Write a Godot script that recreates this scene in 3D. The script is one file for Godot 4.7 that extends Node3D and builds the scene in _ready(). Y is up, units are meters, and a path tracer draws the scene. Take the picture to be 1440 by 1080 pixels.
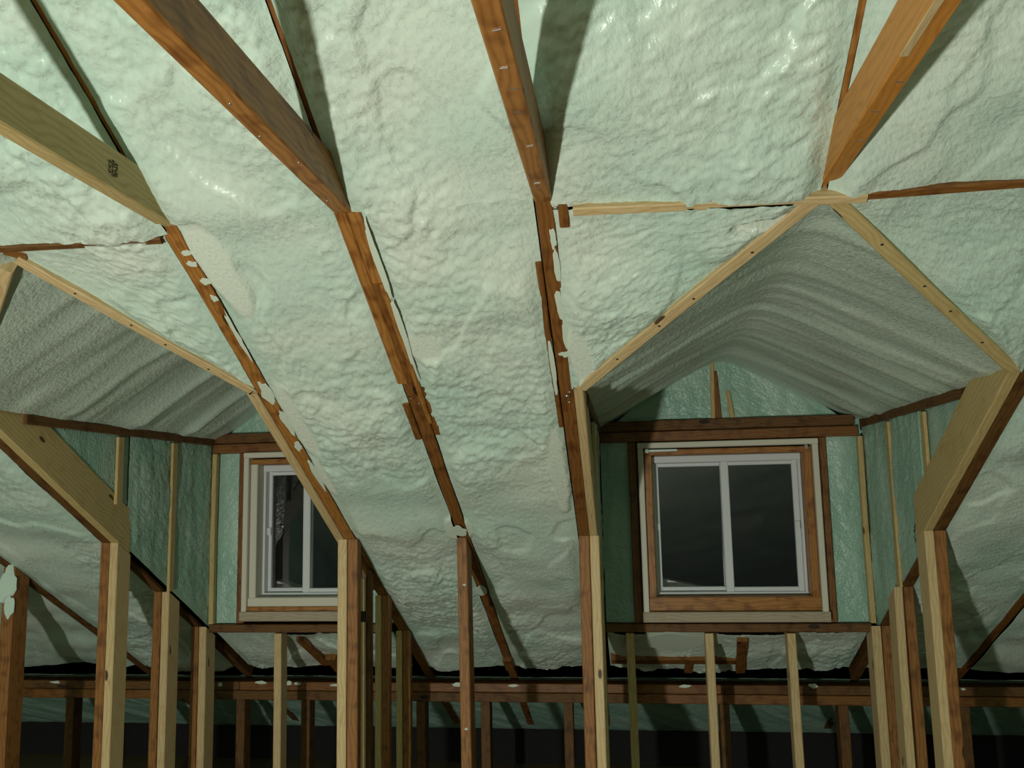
extends Node3D
# An attic under renovation: sprayed foam between rafters, two window dormers, knee wall studs.

const TA := 0.5834                      # roof pitch 7 in 12
const Z0 := -3.0                        # the knee wall
const Y0 := 1.355                       # underside of the rafters at the knee wall
const LAMP := Vector3(-0.93, 0.68, 0.8)
const LAMP_COLOR := Color(0.995, 0.988, 0.95)
const LAMP_ENERGY := 6.7
var UPN := Vector3(0, 1, -TA).normalized()   # up, square to the roof
var rng := RandomNumberGenerator.new()
var used := {}
var n_big := FastNoiseLite.new()
var n_cell := FastNoiseLite.new()
var n_fine := FastNoiseLite.new()
var n_mask := FastNoiseLite.new()
var foam_mat: StandardMaterial3D
var wood := {}
var M := {}
var flat_spots := []                    # trimmed pale spots on the foam: x, z, half width, half length, lean

# ---------------------------------------------------------------- names and tags
func numbered(called: String) -> String:
	var k: int = used.get(called, 0)
	used[called] = k + 1
	return called if k == 0 else "%s_%03d" % [called, k]

func tag(o: Node, label: String, category := "", group := "", kind := "") -> void:
	if label != "": o.set_meta("label", label)
	if category != "": o.set_meta("category", category)
	if group != "": o.set_meta("group", group)
	if kind != "": o.set_meta("kind", kind)

func thing(called: String, label: String, category: String, at := Vector3.ZERO, group := "", kind := "") -> Node3D:
	var o := Node3D.new()
	o.name = numbered(called)
	add_child(o)
	o.position = at
	tag(o, label, category, group, kind)
	return o

# world position of an object that may not be in the tree's final place yet
func origin_of(p: Node) -> Vector3:
	var at := Vector3.ZERO
	var q := p
	while q != self and q is Node3D:
		at += (q as Node3D).position
		q = q.get_parent()
	return at

func put(called: String, mesh: Mesh, mat: Material, parent: Node = self) -> MeshInstance3D:
	var o := MeshInstance3D.new()
	o.name = numbered(called) if parent == self else called
	o.mesh = mesh
	o.material_override = mat
	o.cast_shadow = GeometryInstance3D.SHADOW_CASTING_SETTING_ON
	parent.add_child(o, true)
	if parent != self: o.position = -origin_of(parent)
	return o

func roof_y(z: float) -> float:
	return Y0 + TA * (z - Z0)

func rp(x: float, z: float, off := 0.0) -> Vector3:   # a point on the plane of the rafters' undersides
	return Vector3(x, roof_y(z), z) + UPN * off

# ---------------------------------------------------------------- lumber
# A board from p0 to p1 (centre line), w across, d along `up`; chamfered edges, slight bow, ends cut at a slant.
func board(p0: Vector3, p1: Vector3, w: float, d: float, up: Vector3, cut0 := 0.0, cut1 := 0.0, bow := 0.0) -> ArrayMesh:
	var ax := (p1 - p0).normalized()
	var Y := (up - ax * up.dot(ax)).normalized()
	var X := Y.cross(ax).normalized()
	var L := p0.distance_to(p1)
	var n: int = clampi(int(L / 0.3), 1, 12)
	var b: float = minf(0.003, minf(w, d) * 0.2)
	var ring := [Vector2(-w / 2 + b, -d / 2), Vector2(w / 2 - b, -d / 2), Vector2(w / 2, -d / 2 + b), Vector2(w / 2, d / 2 - b),
		Vector2(w / 2 - b, d / 2), Vector2(-w / 2 + b, d / 2), Vector2(-w / 2, d / 2 - b), Vector2(-w / 2, -d / 2 + b)]
	var off := Vector2(rng.randf(), rng.randf() * 7.0)
	var st := SurfaceTool.new()
	st.begin(Mesh.PRIMITIVE_TRIANGLES)
	var rows := []
	for i in n + 1:
		var t := float(i) / n
		var row := []
		for c in ring:
			var a: float = L * t + c.y * (cut0 * (1.0 - t) + cut1 * t)
			row.append(p0 + ax * a + X * (c.x + bow * sin(PI * t)) + Y * c.y)
		rows.append(row)
	var run := 0.0
	for k in 8:
		var k2 := (k + 1) % 8
		var e: float = (ring[k2] as Vector2).distance_to(ring[k])
		var mid: Vector2 = (ring[k] + ring[k2]) * 0.5
		var dir: Vector2 = ring[k2] - ring[k]
		var nn := (X * dir.y - Y * dir.x).normalized()
		if nn.dot(X * mid.x + Y * mid.y) < 0.0: nn = -nn
		for i in n:
			var v0: float = L * i / n
			var v1: float = L * (i + 1) / n
			quad(st, rows[i][k], rows[i][k2], rows[i + 1][k2], rows[i + 1][k], nn,
				Vector2(run, v0) + off, Vector2(run + e, v0) + off, Vector2(run + e, v1) + off, Vector2(run, v1) + off)
		run += e
	for endi in 2:
		var row: Array = rows[0] if endi == 0 else rows[n]
		var nn2 := -ax if endi == 0 else ax
		for k in range(1, 7):
			tri(st, row[0], row[k], row[k + 1], nn2, off + ring[0] * 0.5, off + ring[k] * 0.5, off + ring[k + 1] * 0.5)
	return st.commit()

func tri(st: SurfaceTool, a: Vector3, b: Vector3, c: Vector3, n: Vector3, ua := Vector2.ZERO, ub := Vector2.ZERO, uc := Vector2.ZERO) -> void:
	var pts := [a, b, c]
	var uvs := [ua, ub, uc]
	if (b - a).cross(c - a).dot(n) > 0.0:       # clockwise seen from the front
		pts = [a, c, b]
		uvs = [ua, uc, ub]
	for i in 3:
		st.set_normal(n)
		st.set_uv(uvs[i])
		st.add_vertex(pts[i])

func quad(st: SurfaceTool, a: Vector3, b: Vector3, c: Vector3, d: Vector3, n: Vector3, ua := Vector2.ZERO, ub := Vector2.ZERO, uc := Vector2.ZERO, ud := Vector2.ZERO) -> void:
	tri(st, a, b, c, n, ua, ub, uc)
	tri(st, a, c, d, n, ua, uc, ud)

# box by its corners
func bx(lo: Vector3, hi: Vector3, long_axis := -1) -> ArrayMesh:
	var s := hi - lo
	if long_axis < 0:
		long_axis = s.max_axis_index()
	var c := (lo + hi) * 0.5
	match long_axis:
		0: return board(Vector3(lo.x, c.y, c.z), Vector3(hi.x, c.y, c.z), s.z, s.y, Vector3.UP)
		1: return board(Vector3(c.x, lo.y, c.z), Vector3(c.x, hi.y, c.z), s.x, s.z, Vector3.BACK)
	return board(Vector3(c.x, c.y, lo.z), Vector3(c.x, c.y, hi.z), s.x, s.y, Vector3.UP)

# a rafter ply: underside on the roof plane (off = how far the underside lies above it)
func rafter_ply(x0: float, x1: float, za: float, zb: float, depth := 0.14, off := 0.0, plumb := 0.0) -> ArrayMesh:
	var x := (x0 + x1) * 0.5
	return board(rp(x, zb, off + depth / 2), rp(x, za, off + depth / 2), x1 - x0, depth, UPN, plumb, 0.0, rng.randf_range(-0.002, 0.002))

# a wall stud: x0..x1, front face at zf, depth d, top cut to the roof slope when sloped
func stud_mesh(x0: float, x1: float, y0: float, zf: float, d: float, top: float, sloped := false, lean := 0.0) -> ArrayMesh:
	var x := (x0 + x1) * 0.5
	var zc := zf - d / 2
	var h := top
	if sloped: h = roof_y(zc) - 0.002
	return board(Vector3(x, y0, zc), Vector3(x + lean, h, zc), x1 - x0, d, Vector3.BACK, 0.0, TA if sloped else 0.0, rng.randf_range(-0.003, 0.003))

# ---------------------------------------------------------------- foam
# A sprayed-foam body: its face is the bilinear patch a b c d (a-b along u, a-d along v), swollen by the noise, with sides and a back.
# style: "roof", "slope" (dormer ceiling), "wall" (cheeks and window walls). lift = how far the face stands proud of the patch.
func foam(called: String, parent: Node, a: Vector3, b: Vector3, c: Vector3, d: Vector3, nrm: Vector3, step: float, style: String, thick := 0.1, bias := 0.0, vault := []) -> MeshInstance3D:
	var nu: int = maxi(2, int(maxf(a.distance_to(b), d.distance_to(c)) / step))
	var nv: int = maxi(2, int(maxf(a.distance_to(d), b.distance_to(c)) / step))
	var pos := PackedVector3Array()
	var col := PackedColorArray()
	pos.resize((nu + 1) * (nv + 1))
	col.resize(pos.size())
	var U := (b - a + c - d).normalized()
	var V := (d - a + c - b).normalized()
	for j in nv + 1:
		var t := float(j) / nv
		var e0 := a.lerp(d, t)
		var e1 := b.lerp(c, t)
		var wide := e0.distance_to(e1)
		var tall := maxf(a.distance_to(d), 0.01)
		for i in nu + 1:
			var s := float(i) / nu
			var p := e0.lerp(e1, s)
			var edge := minf(s, 1.0 - s) * wide
			if style != "roof": edge = minf(edge, minf(t, 1.0 - t) * tall)
			var out := nrm
			if not vault.is_empty():               # a curved base instead of the flat patch
				var pn := vault_point(vault, s, t)
				p = pn[0]
				out = pn[1]
			var hc := swell(p, style, edge, p.dot(U), p.dot(V), bias)
			var k := j * (nu + 1) + i
			pos[k] = p + out * float(hc[0])
			col[k] = hc[1]
	var nor := PackedVector3Array()
	nor.resize(pos.size())
	for j in nv + 1:
		for i in nu + 1:
			var du := pos[j * (nu + 1) + mini(i + 1, nu)] - pos[j * (nu + 1) + maxi(i - 1, 0)]
			var dv := pos[mini(j + 1, nv) * (nu + 1) + i] - pos[maxi(j - 1, 0) * (nu + 1) + i]
			var q := du.cross(dv)
			if q.length() < 1e-12: q = nrm
			q = q.normalized()
			nor[j * (nu + 1) + i] = q if q.dot(nrm) > 0.0 else -q
	var idx := PackedInt32Array()
	var flip := (b - a + c - d).cross(d - a + c - b).dot(nrm) > 0.0
	for j in nv:
		for i in nu:
			var k := j * (nu + 1) + i
			if flip: idx.append_array(PackedInt32Array([k, k + nu + 1, k + 1, k + 1, k + nu + 1, k + nu + 2]))
			else: idx.append_array(PackedInt32Array([k, k + 1, k + nu + 1, k + 1, k + nu + 2, k + nu + 1]))
	# sides and back
	var loop := PackedInt32Array()
	for i in nu: loop.append(i)
	for j in nv: loop.append(j * (nu + 1) + nu)
	for i in nu: loop.append(nv * (nu + 1) + nu - i)
	for j in nv: loop.append((nv - j) * (nu + 1))
	var mid := (a + b + c + d) * 0.25
	var m := loop.size()
	var base := pos.size()
	for k in m:
		var p := pos[loop[k]]
		var on := (pos[loop[(k + 1) % m]] - pos[loop[(k + m - 1) % m]]).cross(nrm)
		on = on.normalized() if on.length() > 1e-9 else U
		if on.dot(p - mid) < 0.0: on = -on
		pos.append(p)
		nor.append(on)
		col.append(col[loop[k]])
		pos.append(p - nrm * (thick + (p - mid).dot(nrm)))
		nor.append(on)
		col.append(col[loop[k]])
	for k in m:
		var k2 := (k + 1) % m
		idx.append_array(PackedInt32Array([base + 2 * k, base + 2 * k2, base + 2 * k + 1, base + 2 * k2, base + 2 * k2 + 1, base + 2 * k + 1]))
	var cb := pos.size()
	pos.append(mid - nrm * thick)
	nor.append(-nrm)
	col.append(col[0])
	for k in m:
		idx.append_array(PackedInt32Array([cb, base + 2 * k + 1, base + 2 * ((k + 1) % m) + 1]))
	var arr := []
	arr.resize(Mesh.ARRAY_MAX)
	arr[Mesh.ARRAY_VERTEX] = pos
	arr[Mesh.ARRAY_NORMAL] = nor
	arr[Mesh.ARRAY_COLOR] = col
	arr[Mesh.ARRAY_INDEX] = idx
	var am := ArrayMesh.new()
	am.add_surface_from_arrays(Mesh.PRIMITIVE_TRIANGLES, arr)
	return put(called, am, foam_mat, parent)

const MINT := Color(0.49, 0.63, 0.535)      # linear base colours of the cured foam
const CREAM := Color(0.59, 0.66, 0.565)
const TEAL := Color(0.36, 0.56, 0.455)
const GREY := Color(0.42, 0.52, 0.43)
const GREY_PALE := Color(0.54, 0.64, 0.54)
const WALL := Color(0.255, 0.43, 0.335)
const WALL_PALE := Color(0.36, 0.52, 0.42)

# a point and normal on the rounded gable vault of a dormer: s across, t from the valley boards back to the window wall
func vault_point(d: Array, s: float, t: float) -> Array:
	var x0: float = d[0]
	var x1: float = d[1]
	var xr: float = d[2]
	var x := lerpf(x0, x1, s)
	var q := (xr - x) / (xr - x0) if x < xr else (x - xr) / (x1 - xr)
	var grow := smoothstep(0.0, 0.16, t)
	var soft := sqrt(q * q + 0.010 * grow) / sqrt(1.0 + 0.010 * grow)
	var z_front := lerpf(d[5] - 0.004, d[6], q)
	var rise: float = d[3] - d[4]
	var n := Vector3((1.0 if x < xr else -1.0) * rise * clampf(q * 4.0, 0.0, 1.0), -(x1 - x0) * 0.5, 0).normalized()
	return [Vector3(x, lerpf(d[3], d[4], soft), lerpf(z_front, d[7] - 0.05, t)), n]

func swell(p: Vector3, style: String, edge: float, u: float, v: float, bias: float) -> Array:
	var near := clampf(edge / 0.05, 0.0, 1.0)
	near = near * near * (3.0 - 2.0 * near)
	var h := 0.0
	var c := MINT
	if style == "roof":
		var busy := clampf(0.5 + 1.3 * n_mask.get_noise_3d(p.x * 1.5, p.z * 1.1, 3.0), 0.08, 1.0)
		var big := n_big.get_noise_3d(p.x * 0.85, p.z * 1.25, 0.0)
		var wx := p.x + 0.03 * n_mask.get_noise_3d(p.x * 5.0, p.z * 5.0, 9.0)
		var wz := p.z + 0.03 * n_mask.get_noise_3d(p.x * 5.0, p.z * 5.0, 31.0)
		var cell := n_cell.get_noise_3d(wx * 0.75, wz * 1.1, 0.0)         # rounded pebbles
		var pas := n_mask.get_noise_3d(wx * 2.3, wz * 2.0, 55.0)          # where one pass of the gun ends over another
		var ledge := smoothstep(-0.05, 0.03, pas) + 0.6 * smoothstep(-0.05, 0.03, n_mask.get_noise_3d(wx * 3.1, wz * 1.4, 91.0))
		var fine := n_fine.get_noise_3d(p.x * 0.8, p.z * 1.25, 0.0)
		h = big * 0.024 - cell * 0.010 * busy + ledge * 0.008 + fine * 0.0035 * (0.4 + busy)
		h = h * (0.25 + 0.75 * near) + 0.004 * near - 0.007
		h += 0.006 * smoothstep(-1.78, -1.66, p.z) + bias
		c = MINT.lerp(CREAM, clampf(0.45 + 0.9 * n_mask.get_noise_3d(p.x * 2.2, p.z * 1.7, 12.0) + 0.25 * fine, 0.0, 1.0))
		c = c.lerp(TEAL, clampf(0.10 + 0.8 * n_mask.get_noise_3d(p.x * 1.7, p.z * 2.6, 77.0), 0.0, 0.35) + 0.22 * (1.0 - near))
		for f in flat_spots:
			var ddx: float = p.x - f[0] - f[4] * (p.z - f[1])
			var ddz: float = p.z - f[1]
			if absf(ddx) < 2.0 * f[2] and absf(ddz) < 2.0 * f[3]:
				var q: float = pow(absf(ddx / f[2]), 2.5) + pow(absf(ddz / f[3]), 2.5) + 0.5 * n_mask.get_noise_3d(p.x * 9.0, p.z * 9.0, 5.0)
				var w := 1.0 - smoothstep(0.55, 1.15, q)
				h = lerpf(h, 0.006, w)
				c = c.lerp(Color(0.61, 0.68, 0.575), w)
	elif style == "slope":
		# combed along the fall of the dormer roof: u runs down the fall, v back along the ridge
		var streak := n_mask.get_noise_3d(u * 0.9, v * 5.5, 40.0)
		var streak2 := n_mask.get_noise_3d(u * 2.0, v * 22.0, 60.0)
		var big := n_big.get_noise_3d(u * 0.7, v * 1.2, 20.0)
		var cell := n_cell.get_noise_3d(u * 0.5, v * 1.3, 8.0)
		var fine := n_fine.get_noise_3d(p.x, p.z * 1.2, p.y)
		h = big * 0.012 + streak * 0.012 + streak2 * 0.0015 - cell * 0.0025 + fine * 0.0012
		var rib := 0.0                      # the dormer's own rafters, buried, swell the foam
		for zr in [-2.62, -3.02, -3.42]:
			rib += exp(-pow((p.z - zr + 0.03 * n_mask.get_noise_3d(u * 2.0, zr, 3.0)) / 0.035, 2.0))
		h += rib * 0.014
		h = h * (0.35 + 0.65 * near) - 0.004 + bias
		c = GREY.lerp(GREY_PALE, clampf(0.30 + 1.2 * streak + 0.4 * streak2, 0.0, 1.0)).lerp(MINT, 0.35 * clampf(rib, 0.0, 1.0))
	else:
		var streak := n_mask.get_noise_3d((p.x + p.z) * 7.0, p.y * 1.2, 40.0)
		var big := n_big.get_noise_3d((p.x + p.z) * 1.3, p.y * 1.0, 60.0)
		var cell := n_cell.get_noise_3d((p.x + p.z) * 0.9, p.y * 0.8, 14.0)
		var fine := n_fine.get_noise_3d(p.x + p.z, p.y, 4.0)
		h = big * 0.010 + streak * 0.006 - cell * 0.006 + fine * 0.003
		h = h * (0.3 + 0.7 * near) - 0.006 + bias
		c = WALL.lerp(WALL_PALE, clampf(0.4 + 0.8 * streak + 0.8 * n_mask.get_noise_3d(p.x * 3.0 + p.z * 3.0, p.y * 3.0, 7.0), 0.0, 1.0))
	return [h, c]

# a dab of overspray lying on a surface: centre, the two half axes, height
func dab(called: String, parent: Node, c: Vector3, a: Vector3, b: Vector3, h: float, seedv: int, mat: Material = null) -> MeshInstance3D:
	var st := SurfaceTool.new()
	st.begin(Mesh.PRIMITIVE_TRIANGLES)
	var n := a.cross(b).normalized()
	if n.y > 0.0: n = -n
	if absf(n.y) < 0.3 and n.z < 0.0: n = -n
	var ang := 22
	var rad := []
	for k in ang:
		rad.append(1.0 + 0.55 * n_mask.get_noise_3d(cos(TAU * k / ang) * 0.8, sin(TAU * k / ang) * 0.8, seedv * 3.7))
	var rings := [[1.0, 0.0], [0.93, 0.7], [0.5, 1.0]]
	var top := c + n * h
	for k in ang:
		var k2 := (k + 1) % ang
		for r in 2:
			var q := []
			for kk in [k, k2]:
				for rr in [r, r + 1]:
					var w: float = rad[kk] * rings[rr][0]
					q.append(c + a * (cos(TAU * kk / ang) * w) + b * (sin(TAU * kk / ang) * w) + n * (h * rings[rr][1]))
			var nn := n
			if r == 0: nn = (n + (q[0] - c).normalized() * 0.2).normalized()
			quad(st, q[0], q[1], q[3], q[2], nn)
		tri(st, top, c + a * (cos(TAU * k / ang) * rad[k] * 0.5) + b * (sin(TAU * k / ang) * rad[k] * 0.5) + n * h, c + a * (cos(TAU * k2 / ang) * rad[k2] * 0.5) + b * (sin(TAU * k2 / ang) * rad[k2] * 0.5) + n * h, n)
	return put(called, st.commit(), mat if mat else M.spray, parent)

# ---------------------------------------------------------------- materials
func wood_image(seedv: int, light: Color, dark: Color, contrast: float, knots: int, blotch: float) -> ImageTexture:
	var w := 192
	var hh := 1024
	var im := Image.create(w, hh, false, Image.FORMAT_RGB8)
	var n := FastNoiseLite.new()
	n.seed = seedv
	n.frequency = 1.0
	n.fractal_octaves = 2
	var r := RandomNumberGenerator.new()
	r.seed = seedv
	var ks := []
	for k in knots: ks.append([r.randf() * w, r.randf() * hh, r.randf_range(5, 11)])
	for y in hh:
		var loop_y := y / float(hh) * TAU
		var cy := cos(loop_y) * 1.3
		var sy := sin(loop_y) * 1.3
		for x in w:
			var u := x / float(w)
			var warp := n.get_noise_3d(u * 1.6, cy, sy)
			var fib := n.get_noise_3d(u * 60.0, cy * 6.0, sy * 6.0)
			var ph := u * 13.0 + warp * 1.1
			var kn := 0.0
			for k in ks:
				var dx: float = (x - k[0]) / k[2]
				var dy: float = (y - k[1]) / (k[2] * 1.7)
				var dd := dx * dx + dy * dy
				if dd < 16.0:
					ph += 1.4 * exp(-dd * 0.35)
					kn = maxf(kn, 1.0 - smoothstep(0.5, 1.3, dd))
			var g := 0.5 + 0.5 * sin(ph * TAU)
			g = pow(g, 2.0) * contrast + absf(fib) * 0.3 + blotch * maxf(0.0, n.get_noise_3d(u * 3.0 + 9.0, cy * 2.5, sy * 2.5))
			var c := light.lerp(dark, clampf(g, 0.0, 1.0))
			c = c.lerp(Color(0.16, 0.09, 0.04), kn * 0.75)
			im.set_pixel(x, y, c)
	im.generate_mipmaps()
	return ImageTexture.create_from_image(im)

func wood_mat(tex: Texture2D, tint: Color, rough: float) -> StandardMaterial3D:
	var m := StandardMaterial3D.new()
	m.albedo_texture = tex
	m.albedo_color = tint
	m.uv1_scale = Vector3(5.5, 0.7, 1)
	m.roughness = rough
	m.metallic_specular = 0.4
	return m

func plain(c: Color, rough: float, metal := 0.0) -> StandardMaterial3D:
	var m := StandardMaterial3D.new()
	m.albedo_color = c
	m.roughness = rough
	m.metallic = metal
	return m

func make_materials() -> void:
	var fine := FastNoiseLite.new()
	fine.seed = 5
	fine.frequency = 0.035
	fine.fractal_octaves = 4
	var im := fine.get_seamless_image(512, 512)
	im.convert(Image.FORMAT_RGBA8)
	im.bump_map_to_normal_map(6.0)
	im.generate_mipmaps()
	foam_mat = StandardMaterial3D.new()
	foam_mat.vertex_color_use_as_albedo = true
	foam_mat.roughness = 0.32
	foam_mat.metallic_specular = 0.5
	foam_mat.normal_enabled = true
	foam_mat.normal_texture = ImageTexture.create_from_image(im)
	foam_mat.normal_scale = 0.8
	foam_mat.uv1_triplanar = true
	foam_mat.uv1_world_triplanar = true
	foam_mat.uv1_scale = Vector3(4, 4, 4)
	var t_new := wood_image(11, Color(0.78, 0.70, 0.54), Color(0.64, 0.53, 0.35), 0.35, 2, 0.3)
	var t_old := wood_image(23, Color(0.66, 0.44, 0.25), Color(0.44, 0.26, 0.13), 0.35, 2, 0.9)
	M.fresh = wood_mat(t_new, Color(0.97, 0.96, 0.93), 0.55)           # new spruce
	M.olive = wood_mat(t_new, Color(0.93, 0.93, 0.84), 0.6)        # spruce, greyer
	M.gold = wood_mat(t_new, Color(0.93, 0.72, 0.42), 0.5)         # varnish-yellow ply
	M.amber = wood_mat(t_old, Color(0.96, 1.0, 0.88), 0.45)        # aged fir, orange
	M.brown = wood_mat(t_old, Color(0.75, 0.76, 0.66), 0.5)        # aged fir, red brown
	M.dull = wood_mat(t_old, Color(0.62, 0.66, 0.58), 0.65)        # old framing, dusty brown
	M.stud = wood_mat(t_old, Color(0.84, 0.87, 0.80), 0.6)
	M.weather = wood_mat(t_new, Color(0.84, 0.88, 1.0), 0.7)      # bleached sill board
	M.prime = plain(Color(0.78, 0.77, 0.70), 0.6)                  # primed window boards
	M.vinyl = plain(Color(0.80, 0.82, 0.82), 0.35)
	M.spray = plain(Color(0.76, 0.81, 0.74), 0.5)
	M.mint = plain(Color(0.73, 0.81, 0.75), 0.45)
	M.metal = plain(Color(0.75, 0.76, 0.76), 0.25, 0.9)
	M.dark = plain(Color(0.10, 0.09, 0.07), 0.9)
	M.felt = plain(Color(0.09, 0.09, 0.085), 0.95)
	M.ply = wood_mat(t_new, Color(0.52, 0.52, 0.50), 0.8)
	M.ink = plain(Color(0.14, 0.15, 0.10), 0.8)
	M.snow = plain(Color(0.85, 0.86, 0.86), 0.7)
	M.black = plain(Color(0.04, 0.04, 0.045), 0.5)
	var g := StandardMaterial3D.new()
	g.transparency = BaseMaterial3D.TRANSPARENCY_ALPHA
	g.albedo_color = Color(0.3, 0.33, 0.33, 0.04)
	g.roughness = 0.02
	g.metallic_specular = 0.5
	M.glass = g

# ---------------------------------------------------------------- pieces
func single(called: String, mesh: Mesh, mat: Material, label: String, category: String, group := "", kind := "") -> MeshInstance3D:
	var o := put(called, mesh, mat)
	tag(o, label, category, group, kind)
	return o

func double_stud(x_dark0: float, x_dark1: float, x_light0: float, x_light1: float, zf: float, label: String, light: Material, dark: Material, depth := 0.089) -> Node3D:
	var t := thing("wall_stud", label, "stud", Vector3((x_dark0 + x_light1) * 0.5, 0, zf - 0.03), "knee wall studs")
	put("brown_ply", stud_mesh(x_dark0, x_dark1, 0.0, zf, depth, 0.0, true), dark, t)
	put("pale_ply", stud_mesh(x_light0, x_light1, 0.0, zf, depth, 0.0, true), light, t).set_meta("label", "pale new wood ply")
	return t

func window_unit(called: String, label: String, x0: float, x1: float, y0: float, y1: float, side_mat: Material, bottom_mat: Material, thick_side: float, z: float) -> Node3D:
	var t := thing(called, label, "window", Vector3((x0 + x1) * 0.5, y0, z), "", "structure")
	var e := 0.024
	# outer boards standing proud of the wall
	put("outer_board", bx(Vector3(x0, y0 + 0.042, z - 0.09), Vector3(x0 + e, y1 - e, z)), M.prime, t)
	put("outer_board", bx(Vector3(x1 - e, y0 + 0.042, z - 0.09), Vector3(x1, y1 - e, z)), M.prime, t)
	put("outer_board", bx(Vector3(x0, y1 - e, z - 0.09), Vector3(x1, y1, z)), M.prime, t)
	put("sill_board", bx(Vector3(x0 - 0.004, y0, z - 0.09), Vector3(x1 + 0.004, y0 + 0.042, z + 0.004)), M.weather, t)
	# wooden jamb set back a little
	var jx0 := x0 + e
	var jx1 := x1 - e
	var jy0 := y0 + 0.042
	var jy1 := y1 - e
	var k := thick_side
	put("jamb_board", bx(Vector3(jx0 + 0.002, jy0 + 0.058, z - 0.15), Vector3(jx0 + k, jy1 - 0.03, z - 0.02)), side_mat, t)
	put("jamb_board", bx(Vector3(jx1 - k, jy0 + 0.058, z - 0.15), Vector3(jx1 - 0.002, jy1 - 0.03, z - 0.02)), side_mat, t)
	put("jamb_board", bx(Vector3(jx0 + 0.002, jy1 - 0.03, z - 0.15), Vector3(jx1 - 0.002, jy1 - 0.006, z - 0.02)), M.amber, t)
	put("jamb_board", bx(Vector3(jx0 + 0.002, jy0 + 0.002, z - 0.15), Vector3(jx1 - 0.002, jy0 + 0.058, z - 0.016)), bottom_mat, t)
	if bottom_mat != M.amber:
		put("jamb_strip", bx(Vector3(jx0 + 0.002, jy0 + 0.001, z - 0.016), Vector3(jx1 - 0.002, jy0 + 0.02, z - 0.006)), M.amber, t)
	# vinyl slider
	var vx0 := jx0 + k + 0.001
	var vx1 := jx1 - k - 0.001
	var vy0 := jy0 + 0.059
	var vy1 := jy1 - 0.031
	var zb := z - 0.155
	var zf := z - 0.085
	put("vinyl_frame", bx(Vector3(vx0, vy0 + 0.012, zb), Vector3(vx0 + 0.012, vy1 - 0.03, zf)), M.vinyl, t)
	put("vinyl_frame", bx(Vector3(vx1 - 0.012, vy0 + 0.012, zb), Vector3(vx1, vy1 - 0.03, zf)), M.vinyl, t)
	put("vinyl_frame", bx(Vector3(vx0, vy1 - 0.03, zb), Vector3(vx1, vy1, zf)), M.vinyl, t)
	put("vinyl_frame", bx(Vector3(vx0, vy0, zb), Vector3(vx1, vy0 + 0.012, zf)), M.vinyl, t)
	var mid := (vx0 + vx1) * 0.5 - 0.004
	for right in [false, true]:
		var s := Node3D.new()
		s.name = "sash"
		t.add_child(s, true)
		s.position = Vector3.ZERO
		var ax0: float = mid - 0.017 if right else vx0 + 0.0125
		var ax1: float = vx1 - 0.0125 if right else mid + 0.017
		var sz: float = zf - 0.008 if right else zf - 0.034
		var sy0 := vy0 + 0.0125
		var sy1 := vy1 - 0.0305
		var left_w: float = 0.034 if right else 0.016
		var right_w: float = 0.024 if right else 0.034
		put("stile", bx(Vector3(ax0, sy0, sz - 0.022), Vector3(ax0 + left_w, sy1, sz)), M.vinyl, s)
		put("stile", bx(Vector3(ax1 - right_w, sy0, sz - 0.022), Vector3(ax1, sy1, sz)), M.vinyl, s)
		put("rail", bx(Vector3(ax0 + left_w, sy1 - 0.016, sz - 0.022), Vector3(ax1 - right_w, sy1, sz)), M.vinyl, s)
		put("rail", bx(Vector3(ax0 + left_w, sy0, sz - 0.022), Vector3(ax1 - right_w, sy0 + 0.018, sz)), M.vinyl, s)
		put("glass_pane", bx(Vector3(ax0 + left_w, sy0 + 0.018, sz - 0.013), Vector3(ax1 - right_w, sy1 - 0.016, sz - 0.009)), M.glass, s)
		var lx: float = ax1 - 0.022 if right else ax0 - 0.002
		put("latch", bx(Vector3(lx, (sy0 + sy1) * 0.5 - 0.016, sz), Vector3(lx + 0.018, (sy0 + sy1) * 0.5 + 0.016, sz + 0.012)), M.vinyl, s)
	return t

# ---------------------------------------------------------------- the scene
func _ready() -> void:
	rng.seed = 7
	# camera
	var cam := Camera3D.new()
	cam.name = "camera"
	add_child(cam)
	cam.fov = rad_to_deg(2.0 * atan(540.0 / 1200.0))
	cam.near = 0.05
	cam.position = Vector3(0, 1.5, 0)
	cam.basis = Basis(Vector3.UP, deg_to_rad(7.348)) * Basis(Vector3.RIGHT, deg_to_rad(7.526)) * Basis(Vector3.BACK, deg_to_rad(-1.189))
	cam.current = true
	# night outside
	var we := WorldEnvironment.new()
	we.name = "environment"
	var env := Environment.new()
	env.background_mode = Environment.BG_COLOR
	env.background_color = Color(0.012, 0.014, 0.018)
	env.tonemap_mode = Environment.TONE_MAPPER_LINEAR
	env.tonemap_exposure = 1.0
	env.sdfgi_enabled = true
	env.ssao_enabled = true
	env.ssil_enabled = true
	we.environment = env
	add_child(we)
	for q in [[n_big, 3, 2.2, 2], [n_fine, 9, 55.0, 2], [n_mask, 14, 1.0, 2]]:
		var n: FastNoiseLite = q[0]
		n.seed = q[1]
		n.noise_type = FastNoiseLite.TYPE_SIMPLEX_SMOOTH
		n.frequency = q[2]
		n.fractal_octaves = q[3]
	n_cell.seed = 21
	n_cell.noise_type = FastNoiseLite.TYPE_CELLULAR
	n_cell.cellular_return_type = FastNoiseLite.RETURN_DISTANCE
	n_cell.frequency = 24.0
	n_cell.fractal_octaves = 1
	make_materials()
	work_light()
	shell()
	roof_foam()
	dormer(-0.10, 0.985, 0.425, true)
	dormer(-1.86, -1.008, -1.405, false)
	rafters()
	ties_and_headers()
	windows()
	knee_wall()
	eave()

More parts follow.
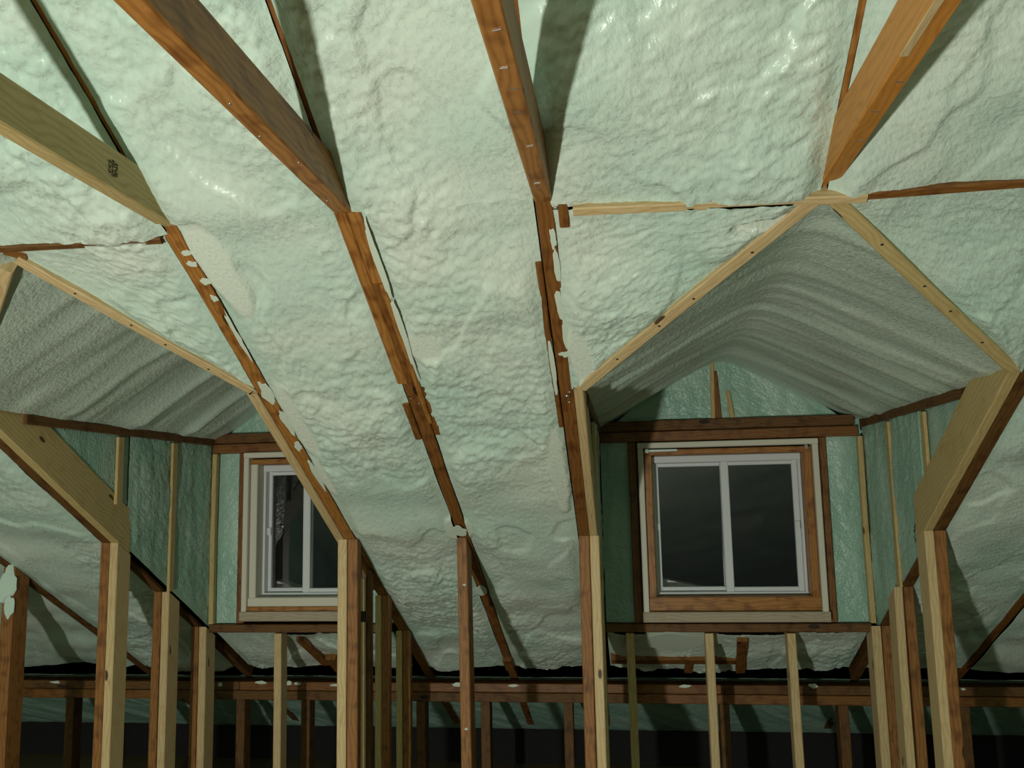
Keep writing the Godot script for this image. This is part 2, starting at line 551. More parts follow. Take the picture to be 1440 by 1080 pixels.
func work_light() -> void:
	var t := thing("work_light", "bare bulb work light on a low tripod stand lighting the attic", "lamp", Vector3(LAMP.x, 0, LAMP.z))
	var glow := StandardMaterial3D.new()
	glow.albedo_color = Color(1, 0.98, 0.93)
	glow.emission_enabled = true
	glow.emission = LAMP_COLOR
	glow.emission_energy_multiplier = 2.0
	put("bulb", ball(LAMP, 0.05), glow, t)
	put("socket", bx(LAMP + Vector3(-0.018, -0.09, -0.018), LAMP + Vector3(0.018, -0.034, 0.018)), M.black, t)
	put("pole", bx(Vector3(LAMP.x - 0.012, 0.1, LAMP.z - 0.012), Vector3(LAMP.x + 0.012, LAMP.y - 0.091, LAMP.z + 0.012)), M.black, t)
	for k in 3:
		var d := Vector3(cos(TAU * k / 3.0), 0, sin(TAU * k / 3.0))
		put("leg", board(Vector3(LAMP.x, 0.25, LAMP.z) + d * 0.02, Vector3(LAMP.x, 0.008, LAMP.z) + d * 0.28, 0.016, 0.016, Vector3.UP), M.black, t)
	var l := OmniLight3D.new()
	l.name = "lamp_beam"
	t.add_child(l)
	l.position = LAMP - t.position
	l.light_color = LAMP_COLOR
	l.light_energy = LAMP_ENERGY
	l.light_size = 0.045
	l.omni_range = 14.0
	l.omni_attenuation = 2.0
	l.shadow_enabled = true

func shell() -> void:
	single("floor", bx(Vector3(-4.4, -0.04, -5.1), Vector3(3.2, 0.0, 6.0)), M.ply, "plywood subfloor under the attic, below the picture", "floor", "", "structure")
	var zr := 0.3
	var yr := roof_y(zr)
	# the far slope behind the camera, mirrored at the ridge
	var w := thing("ceiling", "far foam-covered roof slope behind the camera", "ceiling", Vector3(0, 0, 3), "", "structure")
	foam("foam_bay", w, Vector3(-4.4, yr, zr), Vector3(3.2, yr, zr), Vector3(3.2, 0.0, zr + yr / TA), Vector3(-4.4, 0.0, zr + yr / TA), Vector3(0, -1, -TA).normalized(), 0.1, "roof", 0.15)
	for s in [-4.4, 3.2]:
		var o := thing("wall_left" if s < 0 else "wall_right", ("left" if s < 0 else "right") + " gable end wall sprayed with foam, outside the picture", "wall", Vector3(s, 0, 0.5), "", "structure")
		var n := Vector3(-signf(s), 0, 0)
		foam("foam_face", o, Vector3(s, 0, -5.1), Vector3(s, 0, zr), Vector3(s, yr, zr), Vector3(s, roof_y(-5.1), -5.1), n, 0.1, "wall", 0.12)
		foam("foam_face", o, Vector3(s, 0, zr), Vector3(s, 0, zr + yr / TA), Vector3(s, 0.01, zr + yr / TA), Vector3(s, yr, zr), n, 0.1, "wall", 0.12)
	single("wall_back", bx(Vector3(-4.4, 0.0, -5.1), Vector3(3.2, 0.3, -5.04), 0), M.felt, "black felt-covered low wall in the dark behind the eave studs", "wall", "", "structure")

func roof_foam() -> void:
	flat_spots = [[-0.915, -1.83, 0.045, 0.14, -0.05], [-0.93, -2.35, 0.03, 0.16, 0.0], [-0.49, -2.09, 0.05, 0.045, 0.0], [-0.2, -2.62, 0.03, 0.22, 0.0],
		[-0.10, -2.15, 0.03, 0.10, -0.1], [0.33, -1.79, 0.09, 0.02, 0.0], [-0.575, -2.93, 0.05, 0.07, 0.0], [-0.94, -2.62, 0.02, 0.10, 0.0]]
	var t := thing("ceiling", "sloping roof sprayed with pale mint foam between the rafters", "ceiling", Vector3(0, roof_y(-2.5), -2.5), "", "structure")
	var nd := -UPN
	var top := -1.0
	var low := -4.115                     # the foam stops short of the eave plate
	var S := 0.0075
	var bay := func(x0: float, x1: float, za: float, zb: float, step: float, bias: float) -> void:
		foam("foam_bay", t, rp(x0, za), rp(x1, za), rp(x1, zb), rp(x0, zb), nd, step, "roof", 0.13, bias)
	# the whole upper roof, out of the picture
	foam("foam_bay", t, rp(-4.4, 0.3), rp(3.2, 0.3), rp(3.2, top), rp(-4.4, top), nd, 0.06, "roof", 0.13, 0.0)
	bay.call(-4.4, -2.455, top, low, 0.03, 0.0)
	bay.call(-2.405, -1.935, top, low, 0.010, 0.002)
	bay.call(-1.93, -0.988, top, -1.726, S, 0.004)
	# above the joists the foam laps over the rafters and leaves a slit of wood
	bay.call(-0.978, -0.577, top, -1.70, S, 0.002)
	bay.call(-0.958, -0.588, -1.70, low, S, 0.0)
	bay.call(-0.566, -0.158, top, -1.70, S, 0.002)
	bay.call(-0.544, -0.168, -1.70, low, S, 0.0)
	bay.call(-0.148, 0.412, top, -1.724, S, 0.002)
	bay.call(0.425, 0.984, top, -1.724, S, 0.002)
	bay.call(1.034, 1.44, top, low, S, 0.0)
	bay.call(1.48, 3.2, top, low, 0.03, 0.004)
	# triangles between header, rafter and valley board
	foam("foam_bay", t, rp(-0.132, -1.730), rp(0.40, -1.731), rp(-0.085, -2.235), rp(-0.132, -2.265), nd, S, "roof", 0.1, 0.004)
	foam("foam_bay", t, rp(0.995, -1.730), rp(0.445, -1.731), rp(0.965, -2.235), rp(0.995, -2.265), nd, S, "roof", 0.1, 0.004)
	foam("foam_bay", t, rp(-1.0, -1.733), rp(-1.39, -1.733), rp(-1.015, -2.205), rp(-1.0, -2.23), nd, S, "roof", 0.1, 0.004)
	foam("foam_bay", t, rp(-1.895, -1.735), rp(-1.41, -1.75), rp(-1.85, -2.205), rp(-1.895, -2.23), nd, S, "roof", 0.1, 0.004)
	# past the plate: bare dark deck, then a dull strip of foam down to the eave
	put("roof_deck", board(rp(-0.6, -3.9, 0.15), rp(-0.6, -5.12, 0.15), 7.6, 0.02, UPN), M.felt, t)
	foam("eave_foam", t, rp(-4.4, -4.24), rp(3.2, -4.24), rp(3.2, -4.98), rp(-4.4, -4.98), nd, 0.016, "wall", 0.13, 0.0)
	# below the dormers, between sill and eave
	bay.call(-1.86, -1.035, -3.75, low, S, -0.004)
	bay.call(-0.098, 0.965, -3.75, low, S, -0.004)

# a dormer between x0 and x1 with its ridge at xr: two foam slopes, two cheeks, a window wall
func dormer(x0: float, x1: float, xr: float, is_right: bool) -> void:
	var yr := 2.095
	var ye := 1.795
	var zr := -1.735
	var ze := -2.25
	var zw := -3.73
	var S := 0.009
	var side := "right" if is_right else "left"
	var c := thing("ceiling", "grey-green foam gable ceiling inside the %s dormer" % side, "ceiling", Vector3(xr, yr, -2.9), "", "structure")
	# one vault of foam over both falls, thick and rounded along the ridge, its front edge on the valley boards
	foam("foam_vault", c, Vector3(x0, ye, ze), Vector3(x1, ye, ze), Vector3(x1, ye, zw - 0.05), Vector3(x0, ye, zw - 0.05), Vector3.DOWN, S, "slope", 0.42, 0.010, [x0, x1, xr, yr, ye, zr, ze, zw])
	for k in 2:
		var xx := x0 if k == 0 else x1
		var which := "left" if k == 0 else "right"
		var n := Vector3(1 if k == 0 else -1, 0, 0)
		var o := thing("wall_left" if k == 0 else "wall_right", "green foam cheek wall on the %s side of the %s dormer" % [which, side], "wall", Vector3(xx, 1.5, -3.2), "", "structure")
		var zk := -3.04                  # the bare ply ends at the knee wall; behind it the foam runs down to the rafter
		foam("foam_face", o, Vector3(xx, ye + 0.02, ze - 0.20), Vector3(xx, ye + 0.02, zk), Vector3(xx, roof_y(zk) + 0.12, zk), Vector3(xx, ye + 0.005, ze - 0.20), n, S, "wall", 0.08, -0.006)
		foam("foam_face", o, Vector3(xx, ye + 0.02, zk), Vector3(xx, ye + 0.02, zw), Vector3(xx, roof_y(zw) + 0.012, zw), Vector3(xx, roof_y(zk) + 0.012, zk), n, S, "wall", 0.03, -0.002)
		# top plate and studs showing as thin lines in the foam
		var xi: float = xx + n.x * -0.008
		var pl := put("top_plate", bx(Vector3(minf(xi, xi + n.x * 0.014), 1.758, zw + 0.02), Vector3(maxf(xi, xi + n.x * 0.014), 1.79, -2.45)), M.dull, o)
		pl.set_meta("label", "brown top plate line")
		for zs in [-2.97, -3.36]:
			var low := roof_y(zs) + (0.13 if zs > -3.0 else 0.0)
			put("stud_edge", bx(Vector3(minf(xi, xi + n.x * 0.012), low, zs - 0.019), Vector3(maxf(xi, xi + n.x * 0.012), 1.75, zs + 0.019)), M.olive, o)
	# window wall
	var w := thing("wall_front" , "foam window wall at the end of the %s dormer" % side, "wall", Vector3(xr, 1.4, zw), "", "structure")
	var N := Vector3.BACK
	foam("foam_panel", w, Vector3(x0 - 0.02, ye - 0.06, zw), Vector3(x1 + 0.02, ye - 0.06, zw), Vector3(xr + 0.03, yr + 0.06, zw), Vector3(xr - 0.03, yr + 0.06, zw), N, S, "wall", 0.14, 0.0)
	var wx0: float = 0.055 if is_right else -1.705
	var wx1: float = 0.803 if is_right else -1.165
	foam("foam_panel", w, Vector3(x0, 0.965, zw), Vector3(wx0 - 0.03, 0.965, zw), Vector3(wx0 - 0.03, ye, zw), Vector3(x0, ye, zw), N, S, "wall", 0.14, 0.002)
	foam("foam_panel", w, Vector3(wx1 + 0.03, 0.965, zw), Vector3(x1, 0.965, zw), Vector3(x1, ye, zw), Vector3(wx1 + 0.03, ye, zw), N, S, "wall", 0.14, 0.002)
	# framing of the window wall
	var hx1: float = x1 - 0.03
	var hd := thing("window_header", "stacked brown beam across the top of the %s dormer window" % side, "beam", Vector3(xr, 1.72, zw), "window headers")
	put("beam_board", bx(Vector3(x0 + 0.005, 1.768, zw - 0.09), Vector3(hx1, 1.812, zw + 0.03), 0), M.dull, hd)
	put("beam_board", bx(Vector3(x0, 1.722, zw - 0.09), Vector3(hx1 + 0.01, 1.764, zw + 0.036), 0), M.brown, hd)
	for k in 2:
		var sx: float = wx0 - 0.036 if k == 0 else wx1 + 0.002
		single("jack_stud", bx(Vector3(sx, 0.967, zw - 0.09), Vector3(sx + 0.034, 1.72, zw + 0.018)), M.brown,
			"brown jack stud along the %s edge of the %s dormer window" % ["left" if k == 0 else "right", side], "stud", "jack studs")
	single("sill_plate", bx(Vector3(x0 + 0.0, 0.928, zw - 0.06), Vector3(x1 - 0.02, 0.963, zw + 0.03), 0), M.dull, "dark brown sill plate below the %s dormer window" % side, "beam", "sill plates")
	if is_right:
		var ks := thing("king_stud", "pair of short pale studs in the gable foam above the window beam", "stud", Vector3(0.41, 1.81, zw))
		put("pale_edge", board(Vector3(0.385, 1.813, zw + 0.002), Vector3(0.392, 2.08, zw - 0.01), 0.018, 0.03, Vector3.BACK), M.olive, ks)
		put("brown_ply", board(Vector3(0.408, 1.813, zw + 0.002), Vector3(0.40, 2.02, zw - 0.012), 0.026, 0.03, Vector3.BACK), M.brown, ks)
		put("pale_edge", board(Vector3(0.465, 1.813, zw + 0.002), Vector3(0.452, 1.93, zw - 0.01), 0.02, 0.03, Vector3.BACK), M.olive, ks)

func rafters() -> void:
	var hi := 0.25
	var lo := -4.9
	# F
	var f := thing("rafter", "doubled amber rafter smeared with foam on the right side of the left dormer", "rafter", rp(-0.98, -2.5), "roof rafters")
	put("amber_ply", rafter_ply(-1.0, -0.96, hi, lo), M.amber, f)
	put("pale_ply", rafter_ply(-1.033, -1.002, -2.24, -3.03, 0.14, -0.003, TA), M.fresh, f).set_meta("label", "pale new ply on the dormer side")
	for q in [[-0.975, -1.81, 0.013, 0.01, 1], [-0.966, -1.86, 0.012, 0.012, 2], [-0.972, -1.78, 0.014, 0.008, 3], [-0.968, -1.91, 0.01, 0.012, 4], [-0.964, -2.04, 0.007, 0.09, 5], [-0.975, -2.24, 0.017, 0.05, 6], [-0.966, -2.36, 0.012, 0.06, 7], [-0.966, -2.62, 0.009, 0.08, 8], [-0.972, -2.47, 0.012, 0.025, 9]]:
		dab("foam_smear", f, rp(q[0], q[1], -0.0002), Vector3(q[2], 0, 0), rp(0, 1).direction_to(rp(0, 2)) * q[3], 0.0012, q[4])
	# A
	var a := thing("rafter", "thin patched rafter with scab boards in the middle of the wide foam slope", "rafter", rp(-0.566, -2.5), "roof rafters")
	put("old_ply", rafter_ply(-0.585, -0.547, hi, lo), M.brown, a)
	put("scab_board", rafter_ply(-0.567, -0.538, -1.70, -1.885, 0.05, -0.008), M.amber, a).set_meta("label", "short amber scab board")
	put("scab_board", rafter_ply(-0.552, -0.538, -1.89, -2.38, 0.05, -0.006), M.amber, a)
	put("scab_board", rafter_ply(-0.597, -0.569, -1.70, -2.22, 0.05, -0.004), M.amber, a)
	put("scab_board", rafter_ply(-0.606, -0.586, -2.30, -2.45, 0.05, -0.005), M.brown, a)
	put("scab_board", rafter_ply(-0.546, -0.526, -2.24, -2.44, 0.04, 0.002), M.brown, a)
	for q in [[-0.534, -1.82, 0.009, 0.13, 11], [-0.533, -2.06, 0.007, 0.16, 13], [-0.568, -2.93, 0.03, 0.035, 15], [-0.57, -3.36, 0.02, 0.05, 16]]:
		dab("foam_smear", a, rp(q[0], q[1], -0.009), Vector3(q[2], 0, 0), rp(0, 1).direction_to(rp(0, 2)) * q[3], 0.002, q[4])
	for q in [[-0.575, -2.28], [-0.557, -2.30], [-0.55, -2.05]]:
		put("nail_head", ball(rp(q[0], q[1], -0.002), 0.0035), M.metal, a)
	# B
	var b := thing("rafter", "straight red-brown rafter at the left side of the right dormer", "rafter", rp(-0.145, -2.5), "roof rafters")
	put("brown_ply", rafter_ply(-0.166, -0.128, hi, lo), M.brown, b)
	put("pale_ply", rafter_ply(-0.127, -0.1, -2.25, -3.03, 0.14, 0.0, TA), M.fresh, b).set_meta("label", "pale new ply on the dormer side")
	put("scab_board", rafter_ply(-0.182, -0.167, -1.86, -2.42, 0.05, -0.001), M.brown, b)
	for q in [[-0.134, -1.86, 0.008, 0.05, 21], [-0.137, -1.98, 0.010, 0.05, 22], [-0.133, -2.07, 0.007, 0.07, 23], [-0.138, -2.14, 0.014, 0.012, 24], [-0.135, -1.80, 0.007, 0.03, 25], [-0.174, -2.2, 0.006, 0.10, 26], [-0.145, -3.06, 0.02, 0.03, 27]]:
		dab("foam_smear", b, rp(q[0], q[1], -0.001), Vector3(q[2], 0, 0), rp(0, 1).direction_to(rp(0, 2)) * q[3], 0.0012, q[4])
	for q in [[-0.146, -2.29, 0.007], [-0.138, -2.275, 0.004], [-0.128, -2.262, 0.005], [-0.142, -2.315, 0.005]]:
		put("nail_plate", ball(rp(q[0], q[1], -0.003), q[2]), M.metal, b)
	# C, a jack rafter that ends on the header
	single("rafter", rafter_ply(0.405, 0.443, hi, -1.71), M.amber, "jack rafter buried in foam above the middle of the right dormer header", "rafter", "roof rafters")
	# D
	var d := thing("rafter", "doubled rafter with a wide pale face on the right side of the right dormer", "rafter", rp(1.0, -2.5), "roof rafters")
	put("brown_ply", rafter_ply(0.997, 1.035, hi, lo), M.dull, d)
	put("pale_ply", rafter_ply(0.966, 0.996, -2.245, -3.03, 0.14, 0.0, TA), M.olive, d).set_meta("label", "wide pale ply facing the dormer")
	# G
	var g := thing("rafter", "doubled rafter with a pale face at the left cheek of the left dormer", "rafter", rp(-1.9, -2.5), "roof rafters")
	put("brown_ply", rafter_ply(-1.934, -1.898, hi, lo), M.dull, g)
	put("pale_ply", rafter_ply(-1.897, -1.866, -2.23, -3.03, 0.14, 0.0, TA), M.olive, g).set_meta("label", "wide pale ply facing the dormer")
	single("rafter", rafter_ply(-2.45, -2.41, hi, lo), M.dull, "dark rafter sunk in foam at the far left above a lone brown stud", "rafter", "roof rafters")
	single("rafter", rafter_ply(1.443, 1.479, hi, lo, 0.14, 0.006), M.brown, "dark rafter sunk in foam at the far right edge of the roof", "rafter", "roof rafters")
	# valley boards
	for q in [[Vector2(0.402, -1.742), Vector2(-0.105, -2.258), 0.032, "left slanting board of the right dormer gable, pale and knotty", M.fresh],
		[Vector2(0.443, -1.742), Vector2(0.97, -2.25), 0.032, "right slanting board of the right dormer gable, hazed with foam", M.olive],
		[Vector2(-1.382, -1.765), Vector2(-1.01, -2.222), 0.028, "right slanting board of the left dormer gable beside the smeared rafter", M.fresh],
		[Vector2(-1.425, -1.79), Vector2(-1.865, -2.22), 0.03, "left slanting board of the left dormer gable at the picture's edge", M.fresh]]:
		var p: Vector3 = rp(q[0].x, q[0].y, 0.012)
		var r: Vector3 = rp(q[1].x, q[1].y, 0.012)
		var t := thing("valley_board", q[3], "board", (p + r) * 0.5, "dormer gable boards")
		put("board", board(p, r, q[2], 0.045, UPN, 0, 0, 0.003), q[4], t)
		for s in [0.22, 0.45, 0.6, 0.8]:
			put("knot", ball(p.lerp(r, s) - UPN * 0.0215 + Vector3(0.004 - s * 0.01, 0, 0), 0.004), M.dark, t)

func ball(c: Vector3, r: float) -> ArrayMesh:
	var s := SphereMesh.new()
	s.radius = r
	s.height = r * 1.3
	s.radial_segments = 10
	s.rings = 5
	var st := SurfaceTool.new()
	st.append_from(s, 0, Transform3D(Basis.IDENTITY, c))
	return st.commit()

func ties_and_headers() -> void:
	var yb := 2.108
	var hgt := 0.082
	var q := [[-1.0, -0.963, "pale ceiling joist with a black ink stamp beside the left dormer", M.olive, -1.70], [-0.596, -0.556, "orange-edged ceiling joist with a dark side over the middle of the slope", M.amber, -1.69],
		[-0.166, -0.128, "amber ceiling joist with bright staples above the patched foam slope", M.amber, -1.70], [0.41, 0.447, "golden-sided ceiling joist meeting the right dormer header", M.gold, -1.715]]
	for k in 4:
		var e: Array = q[k]
		var x: float = (e[0] + e[1]) * 0.5
		var zc: float = e[4] + hgt * 0.5 / TA
		var t := thing("ceiling_joist", e[2], "joist", Vector3(x, yb, -1.2), "ceiling joists crossing the roof")
		put("board", board(Vector3(x, yb + hgt / 2, 2.2), Vector3(x, yb + hgt / 2, zc - 0.01), e[1] - e[0], hgt, Vector3.UP, 0.0, -1.0 / TA, 0.002), e[3], t)
		if k == 0:
			var lines := ["S-P-F", "KD-HT", "STUD"]
			for i in 3:
				var tm := TextMesh.new()
				tm.text = lines[i]
				tm.font_size = 16
				tm.pixel_size = 0.0007
				tm.depth = 0.001
				var o := put("ink_stamp", tm, M.ink, t)
				o.basis = Basis(Vector3(0, -1, 0), Vector3(0, 0, -1), Vector3(1, 0, 0))
				o.position = Vector3(e[1] + 0.0004, yb + 0.04, -1.475 - 0.011 * (i - 1)) - t.position
		elif k == 1:
			for z in [-1.30, -1.42, -1.18, -1.62]:
				put("nail_head", ball(Vector3(x + rng.randf_range(-0.01, 0.012), yb, z), 0.003), M.metal, t)
		elif k == 2:
			for z in [-1.04, -1.14, -1.20, -1.28, -1.42, -1.60, -1.62]:
				staple(t, x + rng.randf_range(-0.008, 0.006), yb, z)
		else:
			for z in [-1.28, -1.38, -1.50]:
				staple(t, x + rng.randf_range(-0.006, 0.008), yb, z)
			put("split", board(Vector3(e[0] + 0.004, yb - 0.0008, -1.05), Vector3(e[0] + 0.004, yb - 0.0008, -1.2), 0.012, 0.003, Vector3.UP), M.fresh, t).set_meta("label", "pale raw split along the lower edge")
	# dormer headers, sunk in foam down to a thin line
	var h := thing("dormer_header", "thin pale and brown edge of the header above the right dormer gable", "beam", rp(0.43, -1.73), "dormer headers")
	put("header_board", board(rp(-0.085, -1.727, 0.028), rp(0.50, -1.729, 0.016), 0.022, 0.09, UPN), M.fresh, h)
	put("header_board", board(rp(0.45, -1.729, 0.022), rp(0.97, -1.727, 0.032), 0.02, 0.09, UPN), M.brown, h)
	put("end_block", board(rp(-0.107, -1.715, 0.045), rp(-0.107, -1.77, 0.045), 0.022, 0.1, UPN), M.brown, h)
	put("nail_head", ball(rp(-0.122, -1.722, -0.005), 0.005), M.metal, h)
	var h2 := thing("dormer_header", "thin brown edge of the header above the left dormer gable", "beam", rp(-1.43, -1.73), "dormer headers")
	put("header_board", board(rp(-1.86, -1.73, 0.032), rp(-1.002, -1.733, 0.026), 0.018, 0.09, UPN), M.dull, h2)
	put("end_block", board(rp(-1.40, -1.742, 0.04), rp(-1.355, -1.762, 0.04), 0.03, 0.09, UPN), M.brown, h2)

func staple(t: Node, x: float, y: float, z: float) -> void:
	put("staple", board(Vector3(x - 0.006, y - 0.001, z), Vector3(x + 0.006, y - 0.001, z + rng.randf_range(-0.004, 0.004)), 0.0022, 0.002, Vector3.UP), M.metal, t)

func windows() -> void:
	var w := window_unit("window_1", "white two-pane slider window in an orange wooden frame in the right dormer", 0.058, 0.800, 0.972, 1.716, M.amber, M.amber, 0.034, -3.675)
	put("corner_clip", bx(Vector3(0.09, 1.672, -3.69), Vector3(0.105, 1.688, -3.67)), M.metal, w)
	put("corner_clip", bx(Vector3(0.745, 1.672, -3.69), Vector3(0.757, 1.69, -3.67)), M.metal, w)
	put("metal_strip", bx(Vector3(0.106, 1.676, -3.69), Vector3(0.225, 1.687, -3.684)), M.metal, w)
	window_unit("window_2", "narrow white slider window in a pale primed frame half hidden by the sloping rafter", -1.703, -1.168, 0.980, 1.722, M.prime, M.prime, 0.034, -3.675)
	for q in [[0.13, 0.36, 1.075, "right"], [-1.64, -1.50, 1.08, "left"]]:
		var x0: float = q[0]
		var x1: float = q[1]
		var yb: float = q[2]
		var st := SurfaceTool.new()
		st.begin(Mesh.PRIMITIVE_TRIANGLES)
		for i in 8:
			var xa := lerpf(x0, x1, i / 8.0)
			var xb := lerpf(x0, x1, (i + 1) / 8.0)
			var ha := 0.055 * pow(1.0 - i / 8.0, 0.8)
			var hb := 0.055 * pow(1.0 - (i + 1) / 8.0, 0.8)
			quad(st, Vector3(xa, yb, -3.88), Vector3(xb, yb, -3.88), Vector3(xb, yb + hb, -3.90), Vector3(xa, yb + ha, -3.90), Vector3.BACK)
			quad(st, Vector3(xa, yb + ha, -3.90), Vector3(xb, yb + hb, -3.90), Vector3(xb, yb + hb, -3.99), Vector3(xa, yb + ha, -3.99), Vector3.UP)
			quad(st, Vector3(xa, yb, -3.99), Vector3(xb, yb, -3.99), Vector3(xb, yb + hb, -3.99), Vector3(xa, yb + ha, -3.99), Vector3.FORWARD)
			quad(st, Vector3(xa, yb, -3.88), Vector3(xb, yb, -3.88), Vector3(xb, yb, -3.99), Vector3(xa, yb, -3.99), Vector3.DOWN)
		quad(st, Vector3(x0, yb, -3.88), Vector3(x0, yb + 0.055, -3.90), Vector3(x0, yb + 0.055, -3.99), Vector3(x0, yb, -3.99), Vector3.LEFT)
		single("snow_drift", st.commit(), M.snow, "small pale drift outside the lower left pane of the %s dormer window" % q[3], "snow", "drifts outside the windows")
		single("outside_sill", bx(Vector3(x0 - 0.05, yb - 0.03, -4.0), Vector3(x0 + (0.7 if q[3] == "right" else 0.5), yb - 0.001, -3.84), 0), M.black, "dark outside ledge beyond the glass of the %s dormer window" % q[3], "ledge", "outside ledges", "structure")

func knee_wall() -> void:
	# along the knee wall, under the rafters
	double_stud(-0.988, -0.95, -1.024, -0.99, -2.985, "pale and brown doubled stud under the smeared rafter of the left dormer", M.fresh, M.stud, 0.042)
	var a := thing("wall_stud", "lone brown stud under the patched rafter in the middle of the slope", "stud", Vector3(-0.566, 0, -3.03), "knee wall studs")
	put("board", stud_mesh(-0.584, -0.548, 0.0, -2.985, 0.089, 0.0, true, -0.008), M.stud, a)
	for y in [1.2, 0.72]:
		put("foam_speck", ball(Vector3(-0.566, y, -2.985), 0.007), M.spray, a)
	double_stud(-0.165, -0.128, -0.127, -0.095, -2.985, "brown and pale doubled stud under the straight red-brown rafter", M.fresh, M.stud)
	double_stud(0.998, 1.034, 0.966, 0.996, -2.985, "pale and brown doubled stud under the wide-faced rafter of the right dormer", M.fresh, M.stud)
	double_stud(-1.934, -1.9, -1.898, -1.866, -2.985, "brown and pale doubled stud at the left cheek of the left dormer", M.fresh, M.stud)
	var h := thing("wall_stud", "lone brown stud with a foam-covered top at the far left", "stud", Vector3(-2.42, 0, -3.2), "knee wall studs")
	put("board", stud_mesh(-2.45, -2.40, 0.0, -3.15, 0.089, 0.0, true), M.stud, h)
	dab("foam_cap", h, Vector3(-2.422, 1.20, -3.148), Vector3(0.034, 0, 0), Vector3(0, 0.075, 0), 0.02, 33, M.mint)
	dab("foam_cap", h, Vector3(-2.415, 1.11, -3.148), Vector3(0.018, 0, 0), Vector3(0, 0.05, 0), 0.006, 35, M.mint)
	# cheek studs behind the knee wall
	var s1 := thing("cheek_stud", "pale stud with a dark gap near its top beside the smeared rafter's doubled stud", "stud", Vector3(-1.02, 0, -3.2), "cheek studs")
	put("upper_piece", stud_mesh(-1.012, -0.986, 1.085, -3.19, 0.03, 1.205), M.fresh, s1)
	put("lower_piece", stud_mesh(-1.012, -0.986, 0.0, -3.19, 0.03, 1.045), M.fresh, s1)
	put("packer", stud_mesh(-1.01, -0.988, 1.046, -3.195, 0.02, 1.084), M.dark, s1)
	put("back_ply", stud_mesh(-0.985, -0.966, 0.0, -3.20, 0.03, 0.0, true), M.dull, s1)
	var s2 := thing("cheek_stud", "dim brown stud between the gapped pale stud and the eave end of the rafter", "stud", Vector3(-1.0, 0, -3.45), "cheek studs")
	put("pale_ply", stud_mesh(-1.010, -0.984, 0.0, -3.40, 0.038, 0.0, true), M.olive, s2)
	put("brown_ply", stud_mesh(-0.982, -0.95, 0.0, -3.40, 0.038, 0.0, true), M.stud, s2)
	var s3 := thing("cheek_stud", "last dim stud of the smeared rafter, nearest the eave plate", "stud", Vector3(-1.0, 0, -3.73), "cheek studs")
	put("pale_ply", stud_mesh(-1.012, -0.984, 0.0, -3.72, 0.038, 0.0, true), M.olive, s3)
	put("brown_ply", stud_mesh(-0.982, -0.95, 0.0, -3.72, 0.038, 0.0, true), M.stud, s3)
	var r := [[-3.36, -1.934, -1.9, -1.898, -1.866, "second pale and brown stud along the left cheek of the left dormer"], [-3.68, -1.934, -1.9, -1.898, -1.864, "third pale and brown stud of the left dormer cheek, beside the window wall"],
		[-3.36, 1.0, 1.034, 0.966, 0.996, "second pale and brown stud along the right cheek of the right dormer"], [-3.68, 1.0, 1.034, 0.960, 0.996, "third pale and brown stud of the right dormer cheek, under the sill's end"],
		[-3.36, -0.165, -0.128, -0.126, -0.098, "dim second stud along the left cheek of the right dormer"]]
	for q in r:
		var t := thing("cheek_stud", q[5], "stud", Vector3((q[1] + q[4]) * 0.5, 0, q[0]), "cheek studs")
		put("brown_ply", stud_mesh(q[1], q[2], 0.0, q[0], 0.089, 0.0, true), M.stud, t)
		put("pale_ply", stud_mesh(q[3], q[4], 0.0, q[0], 0.089, 0.0, true), M.fresh, t)
	for q in [[-1.861, -3.69, "pale corner stud between the foam cheek and the window wall of the left dormer"], [0.962, -3.69, "pale corner stud between the window wall and the foam cheek of the right dormer"]]:
		single("corner_stud", stud_mesh(q[0], q[0] + 0.022, 0.966, q[1], 0.03, 1.72), M.olive, q[2], "stud", "corner studs")
	# under the sills
	for q in [[-0.016, 0.018, "dim stud under the left end of the right dormer sill", M.olive], [0.308, 0.342, "knotty pale stud under the middle of the right dormer sill", M.fresh], [0.635, 0.669, "pale stud under the right half of the right dormer sill", M.fresh],
		[-1.548, -1.514, "pale stud under the sill of the left dormer window", M.fresh]]:
		var t := thing("sill_stud", q[2], "stud", Vector3((q[0] + q[1]) * 0.5, 0, -3.72), "studs under the window sills")
		put("board", stud_mesh(q[0], q[1], 0.0, -3.685, 0.07, 0.926, false, -0.004), q[3], t)

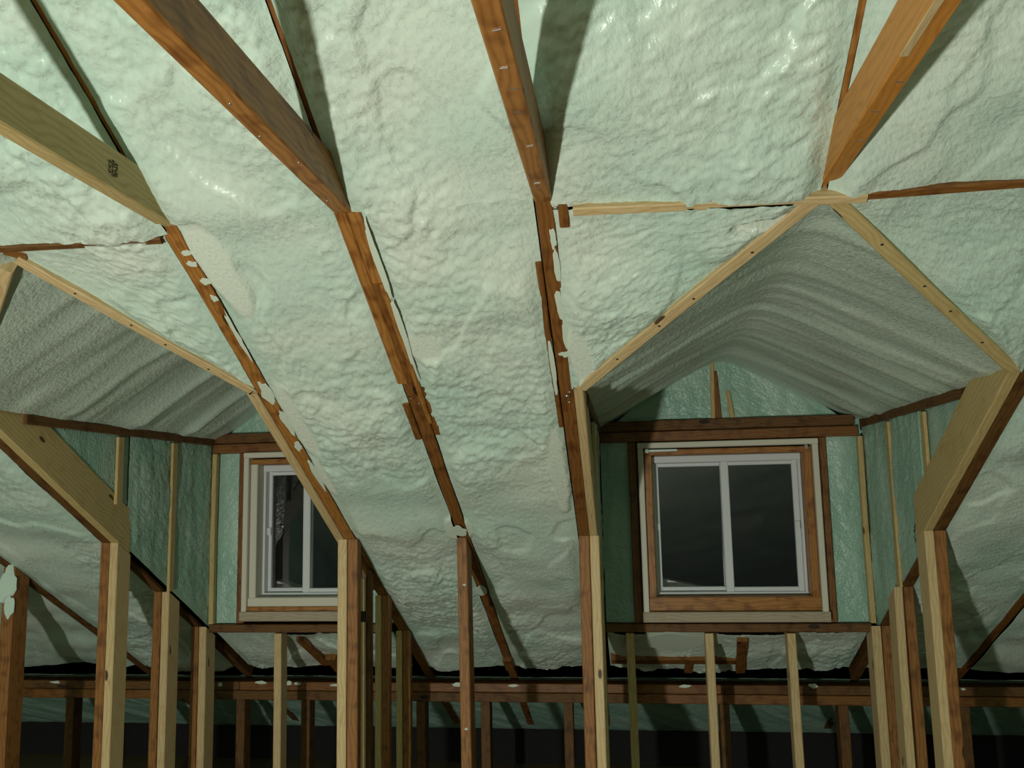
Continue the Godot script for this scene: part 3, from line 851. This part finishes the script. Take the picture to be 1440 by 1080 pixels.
func eave() -> void:
	var zf := -4.11
	var t := thing("eave_plate", "long dark brown doubled plate running along the foot of the roof", "beam", Vector3(-0.5, 0.545, -4.15))
	var x := -4.2
	var k := 0
	while x < 3.0:
		var x2 := minf(x + 2.3, 3.15)
		put("plate_board", bx(Vector3(x, 0.592, zf - 0.089), Vector3(x2 - 0.003, 0.632, zf), 0), M.dull if k % 2 == 0 else M.brown, t)
		put("plate_board", bx(Vector3(maxf(x - 0.4, -4.2), 0.548, zf - 0.089), Vector3(x2 - 0.403, 0.590, zf + 0.002), 0), M.brown if k % 2 == 0 else M.dull, t)
		x = x2
		k += 1
	put("plate_board", bx(Vector3(2.75, 0.548, zf - 0.089), Vector3(3.15, 0.590, zf + 0.002), 0), M.brown, t)
	for i in 16:
		var px := rng.randf_range(-2.9, 1.8)
		dab("foam_crumb", t, Vector3(px, rng.randf_range(0.618, 0.634), zf + 0.002), Vector3(rng.randf_range(0.008, 0.03), 0, 0), Vector3(0, rng.randf_range(0.005, 0.010), 0), 0.008, 40 + i)
	# short studs below the plate
	var at := [[-2.80, "fourth short eave stud left of the narrow window, in the dark"], [-1.90, "short eave stud in the dark behind the left cheek studs"], [-1.57, "short eave stud in the dark behind the left sill stud"], [-1.0, "short eave stud in the dark right of the smeared rafter's studs"],
		[-0.69, "short brown eave stud just left of centre, beside the lone middle stud"], [-0.30, "short brown eave stud left of the straight rafter's doubled stud"], [0.41, "short eave stud in the dark behind the knotty sill stud"],
		[0.93, "short eave stud in the dark beside the right dormer's cheek"], [1.44, "short eave stud in the dark under the far right rafter"], [-2.35, "short eave stud in the dark beside the far left lone stud"]]
	for q in at:
		single("eave_stud", stud_mesh(q[0] - 0.022, q[0] + 0.022, 0.0, zf - 0.01, 0.075, 0.546), M.dull, q[1], "stud", "short studs under the eave plate")
	# blocking on the roof plane below the windows
	single("blocking", board(rp(-0.09, -3.985, -0.006), rp(0.47, -3.985, -0.006), 0.055, 0.04, UPN), M.brown, "horizontal brown blocking board in the foam below the right dormer sill", "block", "blocking")
	single("blocking", board(rp(0.462, -3.77, -0.008), rp(0.485, -4.10, -0.008), 0.042, 0.04, UPN), M.brown, "upright brown block from sill to plate below the right dormer window", "block", "blocking")
	single("blocking", board(rp(0.255, -4.005, -0.006), rp(0.255, -4.105, -0.006), 0.038, 0.04, UPN), M.brown, "short brown block between the horizontal blocking and the plate", "block", "blocking")
	single("blocking", board(rp(-1.47, -3.79, 0.002), rp(-1.445, -4.06, 0.002), 0.04, 0.04, UPN), M.brown, "slanting brown block in the foam below the left dormer sill", "block", "blocking")
	single("blocking", board(rp(-1.395, -3.98, -0.004), rp(-1.395, -4.12, -0.004), 0.05, 0.04, UPN), M.brown, "short brown block on the plate below the left dormer window", "block", "blocking")
	single("blocking", board(rp(-0.565, -4.0, -0.004), rp(-0.565, -4.11, -0.004), 0.042, 0.03, UPN), M.brown, "small brown block on the plate at the patched rafter's foot", "block", "blocking")
	var b := thing("foam_lump", "pale foam lump bulging under the left half of the right dormer sill", "foam", rp(0.17, -3.83))
	dab("lump", b, rp(0.17, -3.80, 0.0), Vector3(0.17, 0, 0), rp(0, 1).direction_to(rp(0, 2)) * 0.10, 0.03, 91)
